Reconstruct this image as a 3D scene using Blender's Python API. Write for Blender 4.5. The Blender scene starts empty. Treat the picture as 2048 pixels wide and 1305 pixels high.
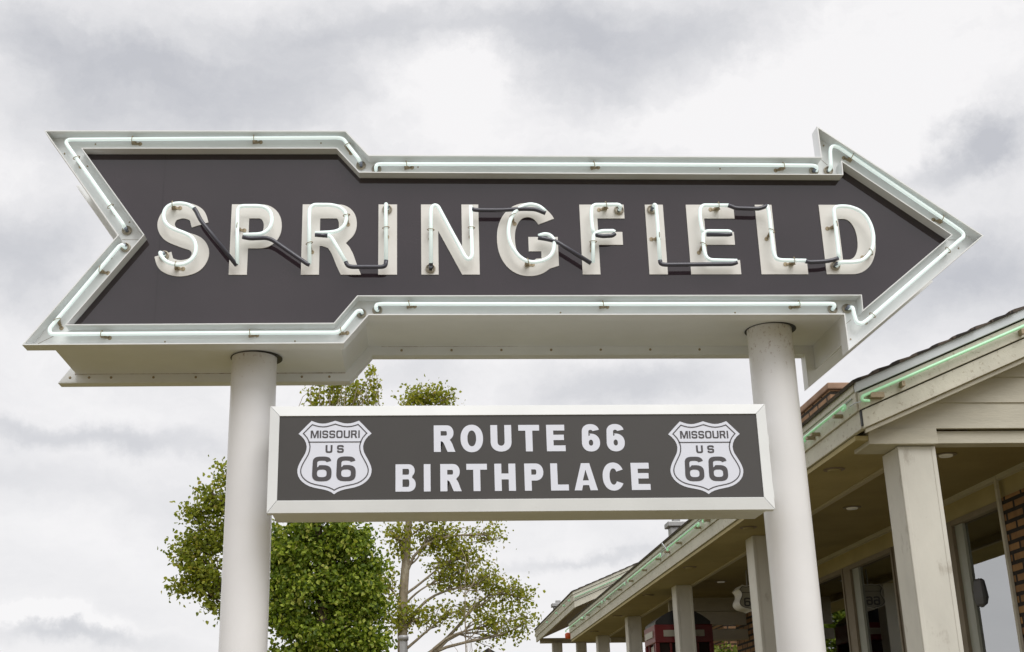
import bpy, bmesh, math, random
import numpy as np
from mathutils import Vector, Matrix

# ------------------------------------------------------------------ camera, sky, sun, exposure
scene = bpy.context.scene
col = scene.collection
IW, IH = 2048, 1305
F, PX0, PY0 = 2503.3, 904.2, 652.5
YAW, PITCH, ROLL = 0.0366868, 0.33086859, 0.01438075
CAM = np.array([0, 0, 1.6])

def cam_axes():
    cy, sy, cx, sx, cr, sr = math.cos(YAW), math.sin(YAW), math.cos(PITCH), math.sin(PITCH), math.cos(ROLL), math.sin(ROLL)
    fwd = np.array([sy*cx, cy*cx, sx]); right = np.array([cy, -sy, 0]); down = np.cross(fwd, right)
    return np.array([right*cr+down*sr, -right*sr+down*cr, fwd])
AX = cam_axes()
def ray(x, y): return AX.T @ np.array([(x-PX0)/F, (y-PY0)/F, 1.0])
def PY(x, y, Y): d = ray(x, y); return Vector(CAM+d*(Y/d[1]))          # measured point on the plane Y
def PX(x, y, X): d = ray(x, y); return Vector(CAM+d*(X/d[0]))
def PZ(x, y, Z): d = ray(x, y); return Vector(CAM+d*((Z-1.6)/d[2]))

cd = bpy.data.cameras.new('camera')
cam = bpy.data.objects.new('camera', cd); col.objects.link(cam); scene.camera = cam
cd.sensor_width = 36; cd.lens = 36*F/IW; cd.shift_x = (1024-PX0)/IW; cd.clip_end = 3000; cd.clip_start = .05
r, d, f = AX
cam.matrix_world = Matrix(((r[0], -d[0], -f[0], 0), (r[1], -d[1], -f[1], 0), (r[2], -d[2], -f[2], 1.6), (0, 0, 0, 1)))

SUN_EL, SUN_AZ = math.radians(48), math.radians(160)
sd = bpy.data.lights.new('sun', 'SUN'); sd.energy = 1.95; sd.angle = math.radians(45); sd.color = (1, .98, .95)
sun = bpy.data.objects.new('sun', sd); col.objects.link(sun)
sv = Vector((math.sin(SUN_AZ)*math.cos(SUN_EL), math.cos(SUN_AZ)*math.cos(SUN_EL), math.sin(SUN_EL)))
sun.rotation_euler = sv.to_track_quat('Z', 'Y').to_euler()
scene.view_settings.view_transform = 'Standard'; scene.view_settings.look = 'None'
scene.view_settings.exposure = 0.12; scene.view_settings.gamma = 1

class NT:                                                             # small node-tree writer
    def __init__(s, tree): s.t = tree; tree.nodes.clear()
    def n(s, ty, **kw):
        n = s.t.nodes.new(ty)
        ins = kw.pop('ins', {})
        for k, v in kw.items(): setattr(n, k, v)
        for k, v in ins.items(): s.set(n, k, v)
        return n
    def set(s, n, k, v):
        i = n.inputs[k]
        if isinstance(v, bpy.types.NodeSocket): s.t.links.new(v, i)
        elif isinstance(v, bpy.types.Node): s.t.links.new(v.outputs[0], i)
        else: i.default_value = v
    def math(s, op, a, b=0.0, c=0.0, clamp=False):
        return s.n('ShaderNodeMath', operation=op, use_clamp=clamp, ins={0: a, 1: b, 2: c}).outputs[0]
    def vm(s, op, a, b=(0, 0, 0)):
        n = s.n('ShaderNodeVectorMath', operation=op, ins={0: a, 1: b})
        return n.outputs['Value'] if op in ('LENGTH', 'DOT_PRODUCT') else n.outputs[0]
    def mix(s, f, a, b, bt='MIX'):
        n = s.n('ShaderNodeMix', data_type='RGBA', blend_type=bt)
        s.set(n, 0, f); s.set(n, 6, a); s.set(n, 7, b)
        return n.outputs[2]
    def noise(s, v, scale, detail=5, rough=.55, **k):
        return s.n('ShaderNodeTexNoise', ins=dict({'Vector': v, 'Scale': scale, 'Detail': detail, 'Roughness': rough}, **k)).outputs[0]
    def ramp(s, f, stops):
        n = s.n('ShaderNodeValToRGB'); e = n.color_ramp.elements
        while len(e) < len(stops): e.new(.5)
        for q, (p, c) in zip(e, stops): q.position = p; q.color = c if len(c) == 4 else (*c, 1)
        s.set(n, 0, f); return n.outputs[0]

world = bpy.data.worlds.new('World'); scene.world = world; world.use_nodes = True
N = NT(world.node_tree)
dirv = N.n('ShaderNodeTexCoord').outputs['Generated']
sep = N.n('ShaderNodeSeparateXYZ', ins={0: dirv})
zz = N.math('ADD', N.math('MAXIMUM', sep.outputs[2], 0.0), .22)
cl = N.n('ShaderNodeCombineXYZ', ins={0: N.math('DIVIDE', sep.outputs[0], zz), 1: N.math('DIVIDE', sep.outputs[1], zz), 2: 0.3}).outputs[0]
warpn = N.n('ShaderNodeTexNoise', ins={'Vector': dirv, 'Scale': 6.0, 'Detail': 9, 'Roughness': .66})
warp = N.vm('MULTIPLY', N.vm('SUBTRACT', warpn.outputs['Color'], (.5, .5, .5)), (.16, .05, .11))
dw = N.vm('ADD', dirv, warp)
def patch(px, py, rx, ry, amt):                                       # a cloud bank in a fixed direction of the sky
    c = ray(px, py); c = c/np.linalg.norm(c)
    q = N.vm('MULTIPLY', N.vm('SUBTRACT', dw, tuple(c)), (F/rx, F/rx*.5, F/ry))
    l = N.vm('LENGTH', q)
    return N.math('MULTIPLY', N.math('POWER', 2.718, N.math('MULTIPLY', N.math('MULTIPLY', l, l), -1.0)), amt)
dark = None
for p in [(380, 190, 260, 95, .62), (170, 110, 170, 60, .42), (600, 130, 170, 110, .42), (1180, 150, 150, 110, .66), (1420, 60, 150, 60, .50), (800, 50, 250, 60, .52), (1130, 40, 240, 55, .48),
          (1965, 295, 75, 50, .85), (1850, 345, 100, 30, .40), (30, 480, 110, 120, .55), (60, 560, 70, 60, .25), (200, 868, 240, 28, .6), (60, 960, 160, 40, .25),
          (1230, 770, 170, 45, .55), (820, 740, 130, 40, .3), (1820, 600, 220, 80, .5), (1950, 540, 120, 60, .35), (180, 1275, 120, 22, .6), (1180, 1140, 200, 14, .4), (330, 1010, 150, 50, .2),
          (960, 130, 130, 70, -.5), (1700, 230, 250, 120, -.45), (1330, 260, 300, 60, -.3), (60, 330, 120, 60, -.4), (130, 1240, 130, 18, -.5), (1700, 60, 200, 90, -.15)]:
    v = patch(*p); dark = v if dark is None else N.math('ADD', dark, v)
n1 = N.noise(cl, 2.1, 8, .58); n2 = N.noise(N.vm('MULTIPLY', dw, (1, 1, 2.2)), 11.0, 9, .64)
tex = N.math('ADD', N.math('MULTIPLY', N.math('SUBTRACT', n1, .5), 1.0), N.math('MULTIPLY', N.math('SUBTRACT', n2, .5), .9))
cloud = N.math('ADD', N.math('ADD', dark, N.math('MULTIPLY', tex, N.math('ADD', N.math('MULTIPLY', sep.outputs[2], 1.5), .20))), .13, clamp=True)
ccol = N.ramp(cloud, [(0, (.875, .865, .872)), (.22, (.785, .78, .795)), (.55, (.665, .668, .692)), (1, (.52, .53, .568))])
sky = N.n('ShaderNodeTexSky', sky_type='NISHITA', sun_disc=False, sun_elevation=SUN_EL, sun_rotation=SUN_AZ)
b1 = N.n('ShaderNodeBackground', ins={'Color': sky, 'Strength': .08})
b2 = N.n('ShaderNodeBackground', ins={'Color': ccol, 'Strength': 1.0})
ms = N.n('ShaderNodeMixShader', ins={0: .97, 1: b1.outputs[0], 2: b2.outputs[0]})
N.n('ShaderNodeOutputWorld', ins={0: ms.outputs[0]})

# ------------------------------------------------------------------ materials
def mat(name, base, rough=.5, spec=.5, noise=None, bump=None, stain=None, emit=None, coat=0, metal=0, grain=None):
    """base colour with mottling (noise=(scale, amount)), bump=(scale, strength), stain=(scale, threshold, colour, amount)"""
    m = bpy.data.materials.new(name); m.use_nodes = True; n = NT(m.node_tree)
    p = n.n('ShaderNodeBsdfPrincipled'); out = n.n('ShaderNodeOutputMaterial', ins={0: p.outputs[0]})
    p.inputs['Roughness'].default_value = rough; p.inputs['Specular IOR Level'].default_value = spec
    p.inputs['Coat Weight'].default_value = coat; p.inputs['Metallic'].default_value = metal
    co = n.n('ShaderNodeTexCoord').outputs['Object']
    c = (*base, 1)
    if grain: gco = n.vm('MULTIPLY', co, grain)
    if noise:
        k = n.noise(gco if grain else co, noise[0], 6, .6)
        lo = tuple(max(0, b*(1-noise[1])) for b in base); hi = tuple(min(1, b*(1+noise[1])) for b in base)
        c = n.ramp(k, [(.3, lo), (.7, hi)])
    if stain:
        k = n.noise(gco if grain else co, stain[0], 7, .7)
        kk = n.ramp(k, [(stain[1], (0, 0, 0)), (min(1, stain[1]+.1), (1, 1, 1))])
        c = n.mix(n.math('MULTIPLY', kk, stain[3]), c, (*stain[2], 1))
    if not isinstance(c, tuple): n.set(p, 'Base Color', c)
    else: p.inputs['Base Color'].default_value = c
    if bump:
        k = n.noise(gco if grain else co, bump[0], 5, .6)
        n.set(p, 'Normal', n.n('ShaderNodeBump', ins={'Height': k, 'Strength': bump[1], 'Distance': .01}).outputs[0])
    if emit: p.inputs['Emission Color'].default_value = (*emit[0], 1); p.inputs['Emission Strength'].default_value = emit[1]
    return m

M = {}
M['white'] = mat('white_painted_metal', (.76, .775, .775), .42, .5, noise=(2.2, .05), stain=(14, .68, (.42, .36, .28), .25), bump=(3, .05))
M['pole'] = mat('white_pole_paint', (.775, .765, .765), .30, .5, noise=(1.6, .04), stain=(9, .70, (.35, .27, .2), .45), bump=(5, .06))
def rusty_top(m, z0, z1):
    n = NT.__new__(NT); n.t = m.node_tree; p = [q for q in n.t.nodes if q.type == 'BSDF_PRINCIPLED'][0]
    old = p.inputs['Base Color'].links[0].from_socket
    co = n.n('ShaderNodeTexCoord').outputs['Object']; z = n.n('ShaderNodeSeparateXYZ', ins={0: co}).outputs[2]
    h = n.n('ShaderNodeMapRange', ins={0: z, 1: z0, 2: z1, 3: 0.0, 4: .15}).outputs[0]
    k = n.math('ADD', n.noise(n.vm('MULTIPLY', co, (1, 1, .8)), 34, 8, .72), h)
    f = n.ramp(k, [(.70, (0, 0, 0)), (.82, (1, 1, 1))])
    n.set(p, 'Base Color', n.mix(n.math('MULTIPLY', f, .75), old, (.30, .20, .15, 1)))
rusty_top(M['pole'], 3.65, 4.15)
M['panel'] = mat('black_gloss_panel', (.026, .018, .022), .045, .85, noise=(1.2, .15))
M['seam'] = mat('panel_seam_dark', (.014, .011, .012), .2, .6)
M['letter'] = mat('letter_white', (.74, .72, .685), .5, .3, noise=(5, .03), stain=(18, .72, (.5, .45, .38), .3))
M['tube'] = mat('neon_glass', (.80, .885, .875), .15, .5, emit=((.78, .95, .93), .33))
M['black'] = mat('blackout_paint', (.05, .05, .068), .28, .6, stain=(25, .72, (.5, .5, .52), .9))
M['ring'] = mat('housing_metal', (.36, .32, .25), .35, .5, metal=.3)
M['hole'] = mat('gap_shade_black', (.015, .015, .015), .4, .3)  # black standing in for the shade inside openings
M['clip'] = mat('clip_metal', (.36, .29, .19), .5, .4, metal=.3, stain=(60, .55, (.12, .09, .06), .8))
M['clipfoot'] = mat('clip_foot', (.62, .58, .52), .5, .4)
M['boardface'] = mat('charcoal_acrylic', (.058, .054, .051), .32, .45, noise=(1.1, .1))
M['vinyl'] = mat('white_vinyl', (.72, .74, .82), .45, .35)
M['ink'] = mat('shield_ink', (.075, .07, .075), .45, .35)
M['beige'] = mat('beige_painted_wood', (.53, .50, .415), .62, .3, noise=(3, .10), stain=(13, .63, (.30, .24, .16), .45), bump=(18, .25), grain=(1, 1, 4))
M['fascia'] = mat('weathered_fascia_paint', (.59, .57, .485), .62, .3, noise=(4, .10), stain=(34, .57, (.30, .25, .17), .7), bump=(22, .35), grain=(1, .5, 1))
M['colpaint'] = mat('column_paint', (.63, .61, .55), .6, .3, noise=(2.5, .10), stain=(6, .58, (.42, .385, .33), .7), bump=(12, .2), grain=(1, 1, .5))
M['soffit'] = mat('olive_soffit_paint', (.43, .365, .19), .7, .2, noise=(2, .12), stain=(5, .62, (.22, .18, .1), .4))
M['soffit2'] = mat('brown_soffit_paint', (.30, .24, .19), .7, .2, noise=(2, .15))
M['drip'] = mat('drip_edge_metal', (.60, .635, .67), .35, .5, noise=(6, .05))
M['green'] = mat('green_neon', (.50, .82, .56), .2, .5, emit=((.30, .85, .42), .19))
M['greenoff'] = mat('pale_green_tube', (.50, .76, .56), .25, .5, emit=((.25, .8, .42), .10))
M['concrete'] = mat('concrete', (.20, .165, .115), .8, .2, noise=(1.5, .15), stain=(6, .62, (.2, .18, .15), .4), bump=(30, .3))
M['ground'] = mat('dry_ground', (.16, .135, .055), .9, .1, noise=(.6, .3), stain=(2.5, .55, (.10, .11, .03), .6))
M['bark'] = mat('grey_bark', (.26, .215, .155), .9, .1, noise=(6, .4), bump=(14, .8), stain=(7, .52, (.38, .34, .26), .8), grain=(1, 1, .5))
M['bark2'] = mat('brown_bark', (.09, .065, .045), .9, .1, noise=(6, .4), bump=(14, .8))
M['red'] = mat('red_enamel', (.13, .009, .011), .32, .5, noise=(2, .15))
M['blackroof'] = mat('black_enamel', (.02, .02, .022), .35, .5)
M['opal'] = mat('opal_panel', (.36, .34, .28), .4, .4)
M['galv'] = mat('galvanised_pipe', (.36, .36, .36), .42, .5, metal=.35, noise=(8, .12))
M['orange'] = mat('orange_plastic', (.45, .07, .02), .4, .4, emit=((.8, .12, .02), .05))
M['frame'] = mat('window_frame_paint', (.24, .20, .145), .55, .3, noise=(6, .1))
M['framelight'] = mat('window_frame_aluminium', (.34, .35, .30), .4, .5, noise=(5, .06))
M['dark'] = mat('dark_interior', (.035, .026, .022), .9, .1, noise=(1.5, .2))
M['lampglow'] = mat('warm_lamp', (.8, .7, .5), .4, .3, emit=((1, .80, .5), 3.0))
M['shade'] = mat('grey_lamp_shade', (.13, .13, .14), .6, .3)
M['lens'] = mat('downlight_lens', (.8, .78, .7), .2, .5, emit=((1, .93, .8), .04))
M['siding'] = mat('cream_siding', (.50, .45, .34), .65, .3, noise=(1.5, .06))
M['ceil'] = mat('ceiling_paint_shaded', (.31, .255, .125), .7, .2, noise=(2, .12))  # same paint as the soffit, darkened to put the ceiling's shade in the colour
M['caps'] = mat('clay_cap', (.36, .235, .165), .8, .2, noise=(5, .2), bump=(20, .3))

def brick_mat(name, swz, c1, c2, joint_dark, scale=1.0, bw=.30, bh=.085):
    m = bpy.data.materials.new(name); m.use_nodes = True; n = NT(m.node_tree)
    p = n.n('ShaderNodeBsdfPrincipled', ins={'Roughness': .85}); n.n('ShaderNodeOutputMaterial', ins={0: p.outputs[0]})
    co = n.n('ShaderNodeTexCoord').outputs['Object']; s = n.n('ShaderNodeSeparateXYZ', ins={0: co})
    v = n.n('ShaderNodeCombineXYZ', ins={0: s.outputs[swz], 1: s.outputs[2], 2: 0.0}).outputs[0]
    b = n.n('ShaderNodeTexBrick', ins={'Vector': v, 'Color1': (*c1, 1), 'Color2': (*c2, 1), 'Mortar': (*joint_dark, 1), 'Scale': scale, 'Mortar Size': .017, 'Mortar Smooth': .15, 'Brick Width': bw, 'Row Height': bh, 'Bias': 0.0})
    k = n.noise(co, 9, 6, .65)
    c = n.mix(.55, b.outputs[0], n.ramp(k, [(.3, (.35, .35, .35)), (.7, (1.25, 1.2, 1.1))]), 'MULTIPLY')
    n.set(p, 'Base Color', c)
    h = n.math('ADD', n.math('MULTIPLY', b.outputs['Fac'], -1.0), n.math('MULTIPLY', k, .5))
    n.set(p, 'Normal', n.n('ShaderNodeBump', ins={'Height': h, 'Strength': 1.0, 'Distance': .02}).outputs[0])
    return m
M['brick'] = brick_mat('brown_brick', 1, (.36, .20, .08), (.22, .115, .05), (.02, .014, .01))  # near-black joint colour carries the shadow of the deep raked joints
M['brickx'] = brick_mat('brown_brick_return', 0, (.42, .25, .13), (.30, .17, .09), (.03, .022, .016))
M['brickc'] = brick_mat('chimney_brick', 1, (.50, .31, .18), (.36, .21, .12), (.04, .03, .02))

def shingle_mat():
    m = bpy.data.materials.new('asphalt_shingles'); m.use_nodes = True; n = NT(m.node_tree)
    p = n.n('ShaderNodeBsdfPrincipled', ins={'Roughness': .95}); n.n('ShaderNodeOutputMaterial', ins={0: p.outputs[0]})
    co = n.n('ShaderNodeTexCoord').outputs['Object']; s = n.n('ShaderNodeSeparateXYZ', ins={0: co})
    v = n.n('ShaderNodeCombineXYZ', ins={0: s.outputs[1], 1: s.outputs[0], 2: 0.0}).outputs[0]
    b = n.n('ShaderNodeTexBrick', ins={'Vector': v, 'Color1': (.13, .105, .085, 1), 'Color2': (.075, .062, .055, 1), 'Mortar': (.03, .026, .024, 1), 'Scale': 1.0, 'Mortar Size': .006, 'Brick Width': .3, 'Row Height': .15})
    k = n.noise(co, 60, 4, .7)
    n.set(p, 'Base Color', n.mix(.5, b.outputs[0], n.ramp(k, [(.3, (.4, .4, .4)), (.7, (1.3, 1.25, 1.2))]), 'MULTIPLY'))
    n.set(p, 'Normal', n.n('ShaderNodeBump', ins={'Height': k, 'Strength': .5, 'Distance': .005}).outputs[0])
    return m
M['shingle'] = shingle_mat()

def glass_mat():
    m = bpy.data.materials.new('window_glass'); m.use_nodes = True; n = NT(m.node_tree)
    g = n.n('ShaderNodeBsdfGlossy', ins={'Color': (.97, .99, 1, 1), 'Roughness': .015})
    t = n.n('ShaderNodeBsdfTransparent', ins={'Color': (.62, .66, .64, 1)})
    fr = n.n('ShaderNodeFresnel', ins={'IOR': 5.5})
    x = n.n('ShaderNodeMixShader', ins={0: fr.outputs[0], 1: t.outputs[0], 2: g.outputs[0]})
    n.n('ShaderNodeOutputMaterial', ins={0: x.outputs[0]}); return m
M['glass'] = glass_mat()

def leaf_mat(name, stops, trans):
    m = bpy.data.materials.new(name); m.use_nodes = True; n = NT(m.node_tree)
    rnd = n.n('ShaderNodeNewGeometry').outputs['Random Per Island']
    c = n.ramp(rnd, stops)
    p = n.n('ShaderNodeBsdfPrincipled', ins={'Base Color': c, 'Roughness': .5, 'Specular IOR Level': .35})
    t = n.n('ShaderNodeBsdfTranslucent', ins={'Color': n.mix(1.0, c, (1.25, 1.3, .6, 1), 'MULTIPLY')})
    x = n.n('ShaderNodeMixShader', ins={0: trans, 1: p.outputs[0], 2: t.outputs[0]})
    n.n('ShaderNodeOutputMaterial', ins={0: x.outputs[0]}); return m
M['leaf_syc'] = leaf_mat('sycamore_leaves', [(0, (.18, .205, .02)), (.5, (.29, .31, .034)), (.9, (.42, .415, .06)), (1, (.38, .30, .07))], .45)
M['leaf_dense'] = leaf_mat('maple_leaves', [(0, (.06, .10, .008)), (.45, (.15, .215, .016)), (.8, (.36, .44, .055)), (1, (.46, .46, .11))], .35)
M['leaf_left'] = leaf_mat('broad_leaves', [(0, (.13, .165, .016)), (.5, (.23, .265, .028)), (.9, (.38, .395, .06)), (1, (.36, .30, .07))], .45)
M['leaf_bush'] = leaf_mat('bush_leaves', [(0, (.12, .18, .02)), (.6, (.26, .33, .06)), (1, (.40, .44, .12))], .4)

# ------------------------------------------------------------------ mesh helpers
def link(name, me, m=None, parent=None, smooth=False, bevel=0):
    o = bpy.data.objects.new(name, me); col.objects.link(o)
    if m is not None:
        me.materials.clear(); me.materials.append(m)
    if parent is not None: o.parent = parent
    if smooth:
        for p in me.polygons: p.use_smooth = True
    if bevel:
        b = o.modifiers.new('bevel', 'BEVEL'); b.width = bevel; b.segments = 2; b.limit_method = 'ANGLE'; b.angle_limit = math.radians(40)
    return o
def thing(name, label, cat, group=None, loc=(0, 0, 0)):
    o = bpy.data.objects.new(name, None); col.objects.link(o); o.location = loc; o.empty_display_size = .2
    return tag(o, label, cat, group)
def tag(o, label, cat, group=None):
    o['label'] = label; o['category'] = cat
    if group: o['group'] = group
    return o
class MB:                                                             # collects solids into ONE mesh
    def __init__(s): s.v = []; s.f = []
    def add(s, vs, fs):
        b = len(s.v); s.v += [tuple(v) for v in vs]; s.f += [tuple(b+i for i in f) for f in fs]; return s
    def box(s, x0, x1, y0, y1, z0, z1):
        vs = [(x, y, z) for z in (z0, z1) for y in (y0, y1) for x in (x0, x1)]
        return s.add(vs, [(0, 2, 3, 1), (4, 5, 7, 6), (0, 1, 5, 4), (2, 6, 7, 3), (0, 4, 6, 2), (1, 3, 7, 5)])
    def prism(s, poly, y0, y1):                                        # outline in XZ, solid between y0 (front) and y1
        n = len(poly)
        vs = [(x, y0, z) for x, z in poly]+[(x, y1, z) for x, z in poly]
        fs = [tuple(range(n)), tuple(reversed(range(n, 2*n)))]+[(i, i+n, (i+1) % n+n, (i+1) % n) for i in range(n)]
        return s.add(vs, fs)
    def ring(s, A, B, y0, y1):                                         # solid between two outlines
        n = len(A)
        vs = [(x, y0, z) for x, z in A]+[(x, y0, z) for x, z in B]+[(x, y1, z) for x, z in A]+[(x, y1, z) for x, z in B]
        fs = []
        for i in range(n):
            j = (i+1) % n
            fs += [(i, j, n+j, n+i), (2*n+i, 3*n+i, 3*n+j, 2*n+j), (i, 2*n+i, 2*n+j, j), (n+i, n+j, 3*n+j, 3*n+i)]
        return s.add(vs, fs)
    def sweepY(s, prof, y0, y1): return s.prism(prof, y0, y1)
    def tube(s, pts, rad, seg=8, cap=True):
        pts = [Vector(p) for p in pts]; n = len(pts); rads = rad if isinstance(rad, (list, tuple)) else [rad]*n
        vs, fs = [], []; up = None
        for i, p in enumerate(pts):
            t = (pts[min(i+1, n-1)]-pts[max(i-1, 0)]).normalized()
            if up is None: up = t.orthogonal().normalized()
            up = (up-t*up.dot(t))
            up = up.normalized() if up.length > 1e-6 else t.orthogonal().normalized()
            w = t.cross(up)
            for k in range(seg):
                a = 2*math.pi*k/seg; vs.append(p+(up*math.cos(a)+w*math.sin(a))*rads[i])
        for i in range(n-1):
            for k in range(seg): fs.append((i*seg+k, i*seg+(k+1) % seg, (i+1)*seg+(k+1) % seg, (i+1)*seg+k))
        if cap: fs += [tuple(reversed(range(seg))), tuple((n-1)*seg+k for k in range(seg))]
        return s.add(vs, fs)
    def lathe(s, prof, c, axis='Z', seg=20):                           # prof of (radius, height)
        vs, fs = [], []; n = len(prof)
        for rr, h in prof:
            for k in range(seg):
                a = 2*math.pi*k/seg; x, y = rr*math.cos(a), rr*math.sin(a)
                vs.append((c[0]+x, c[1]+y, c[2]+h) if axis == 'Z' else (c[0]+x, c[1]-h, c[2]+y))
        for i in range(n-1):
            for k in range(seg): fs.append((i*seg+k, i*seg+(k+1) % seg, (i+1)*seg+(k+1) % seg, (i+1)*seg+k))
        fs += [tuple(reversed(range(seg))), tuple((n-1)*seg+k for k in range(seg))]
        return s.add(vs, fs)
    def mesh(s, name='m', fix=True):
        me = bpy.data.meshes.new(name); me.from_pydata([tuple(v) for v in s.v], [], s.f)
        if fix:
            bm = bmesh.new(); bm.from_mesh(me); bmesh.ops.recalc_face_normals(bm, faces=bm.faces); bm.to_mesh(me); bm.free()
        me.update(); return me
    def build(s, name, m, parent=None, smooth=False, bevel=0): return link(name, s.mesh(name), m, parent, smooth, bevel)

def offset(poly, d):                                                  # inward for a counter-clockwise outline
    n = len(poly); out = []
    area = sum(poly[i][0]*poly[(i+1) % n][1]-poly[(i+1) % n][0]*poly[i][1] for i in range(n))
    sg = 1 if area > 0 else -1
    for i in range(n):
        a, b, c = Vector(poly[i-1]), Vector(poly[i]), Vector(poly[(i+1) % n])
        e1 = (b-a).normalized(); e2 = (c-b).normalized()
        n1 = Vector((-e1.y, e1.x))*sg; n2 = Vector((-e2.y, e2.x))*sg
        m = n1+n2; k = max(.25, m.dot(n1)); q = b+m*(d/k); out.append((q.x, q.y))
    return out
def fillet(pts, r, n=6):
    pts = [Vector(p) for p in pts]; out = [pts[0]]
    for i in range(1, len(pts)-1):
        a, b, c = pts[i-1], pts[i], pts[i+1]
        t = min(r, (b-a).length*.48, (c-b).length*.48)
        p, q = b+(a-b).normalized()*t, b+(c-b).normalized()*t
        for k in range(n+1):
            u = k/n; out.append(p*(1-u)**2+b*2*u*(1-u)+q*u*u)
    out.append(pts[-1])
    return [p for i, p in enumerate(out) if i == 0 or (p-out[i-1]).length > 1e-4]
def catmull(pts, n=8, closed=False):
    P = [Vector(p) for p in pts]; out = []; m = len(P)
    rng = range(m) if closed else range(m-1)
    for i in rng:
        p0, p1, p2, p3 = (P[(i-1) % m], P[i], P[(i+1) % m], P[(i+2) % m]) if closed else (P[max(i-1, 0)], P[i], P[i+1], P[min(i+2, m-1)])
        for k in range(n):
            t = k/n; out.append(.5*((2*p1)+(p2-p0)*t+(2*p0-5*p1+4*p2-p3)*t*t+(3*p1-p0-3*p2+p3)*t**3))
    if not closed: out.append(P[-1])
    return out

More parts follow.
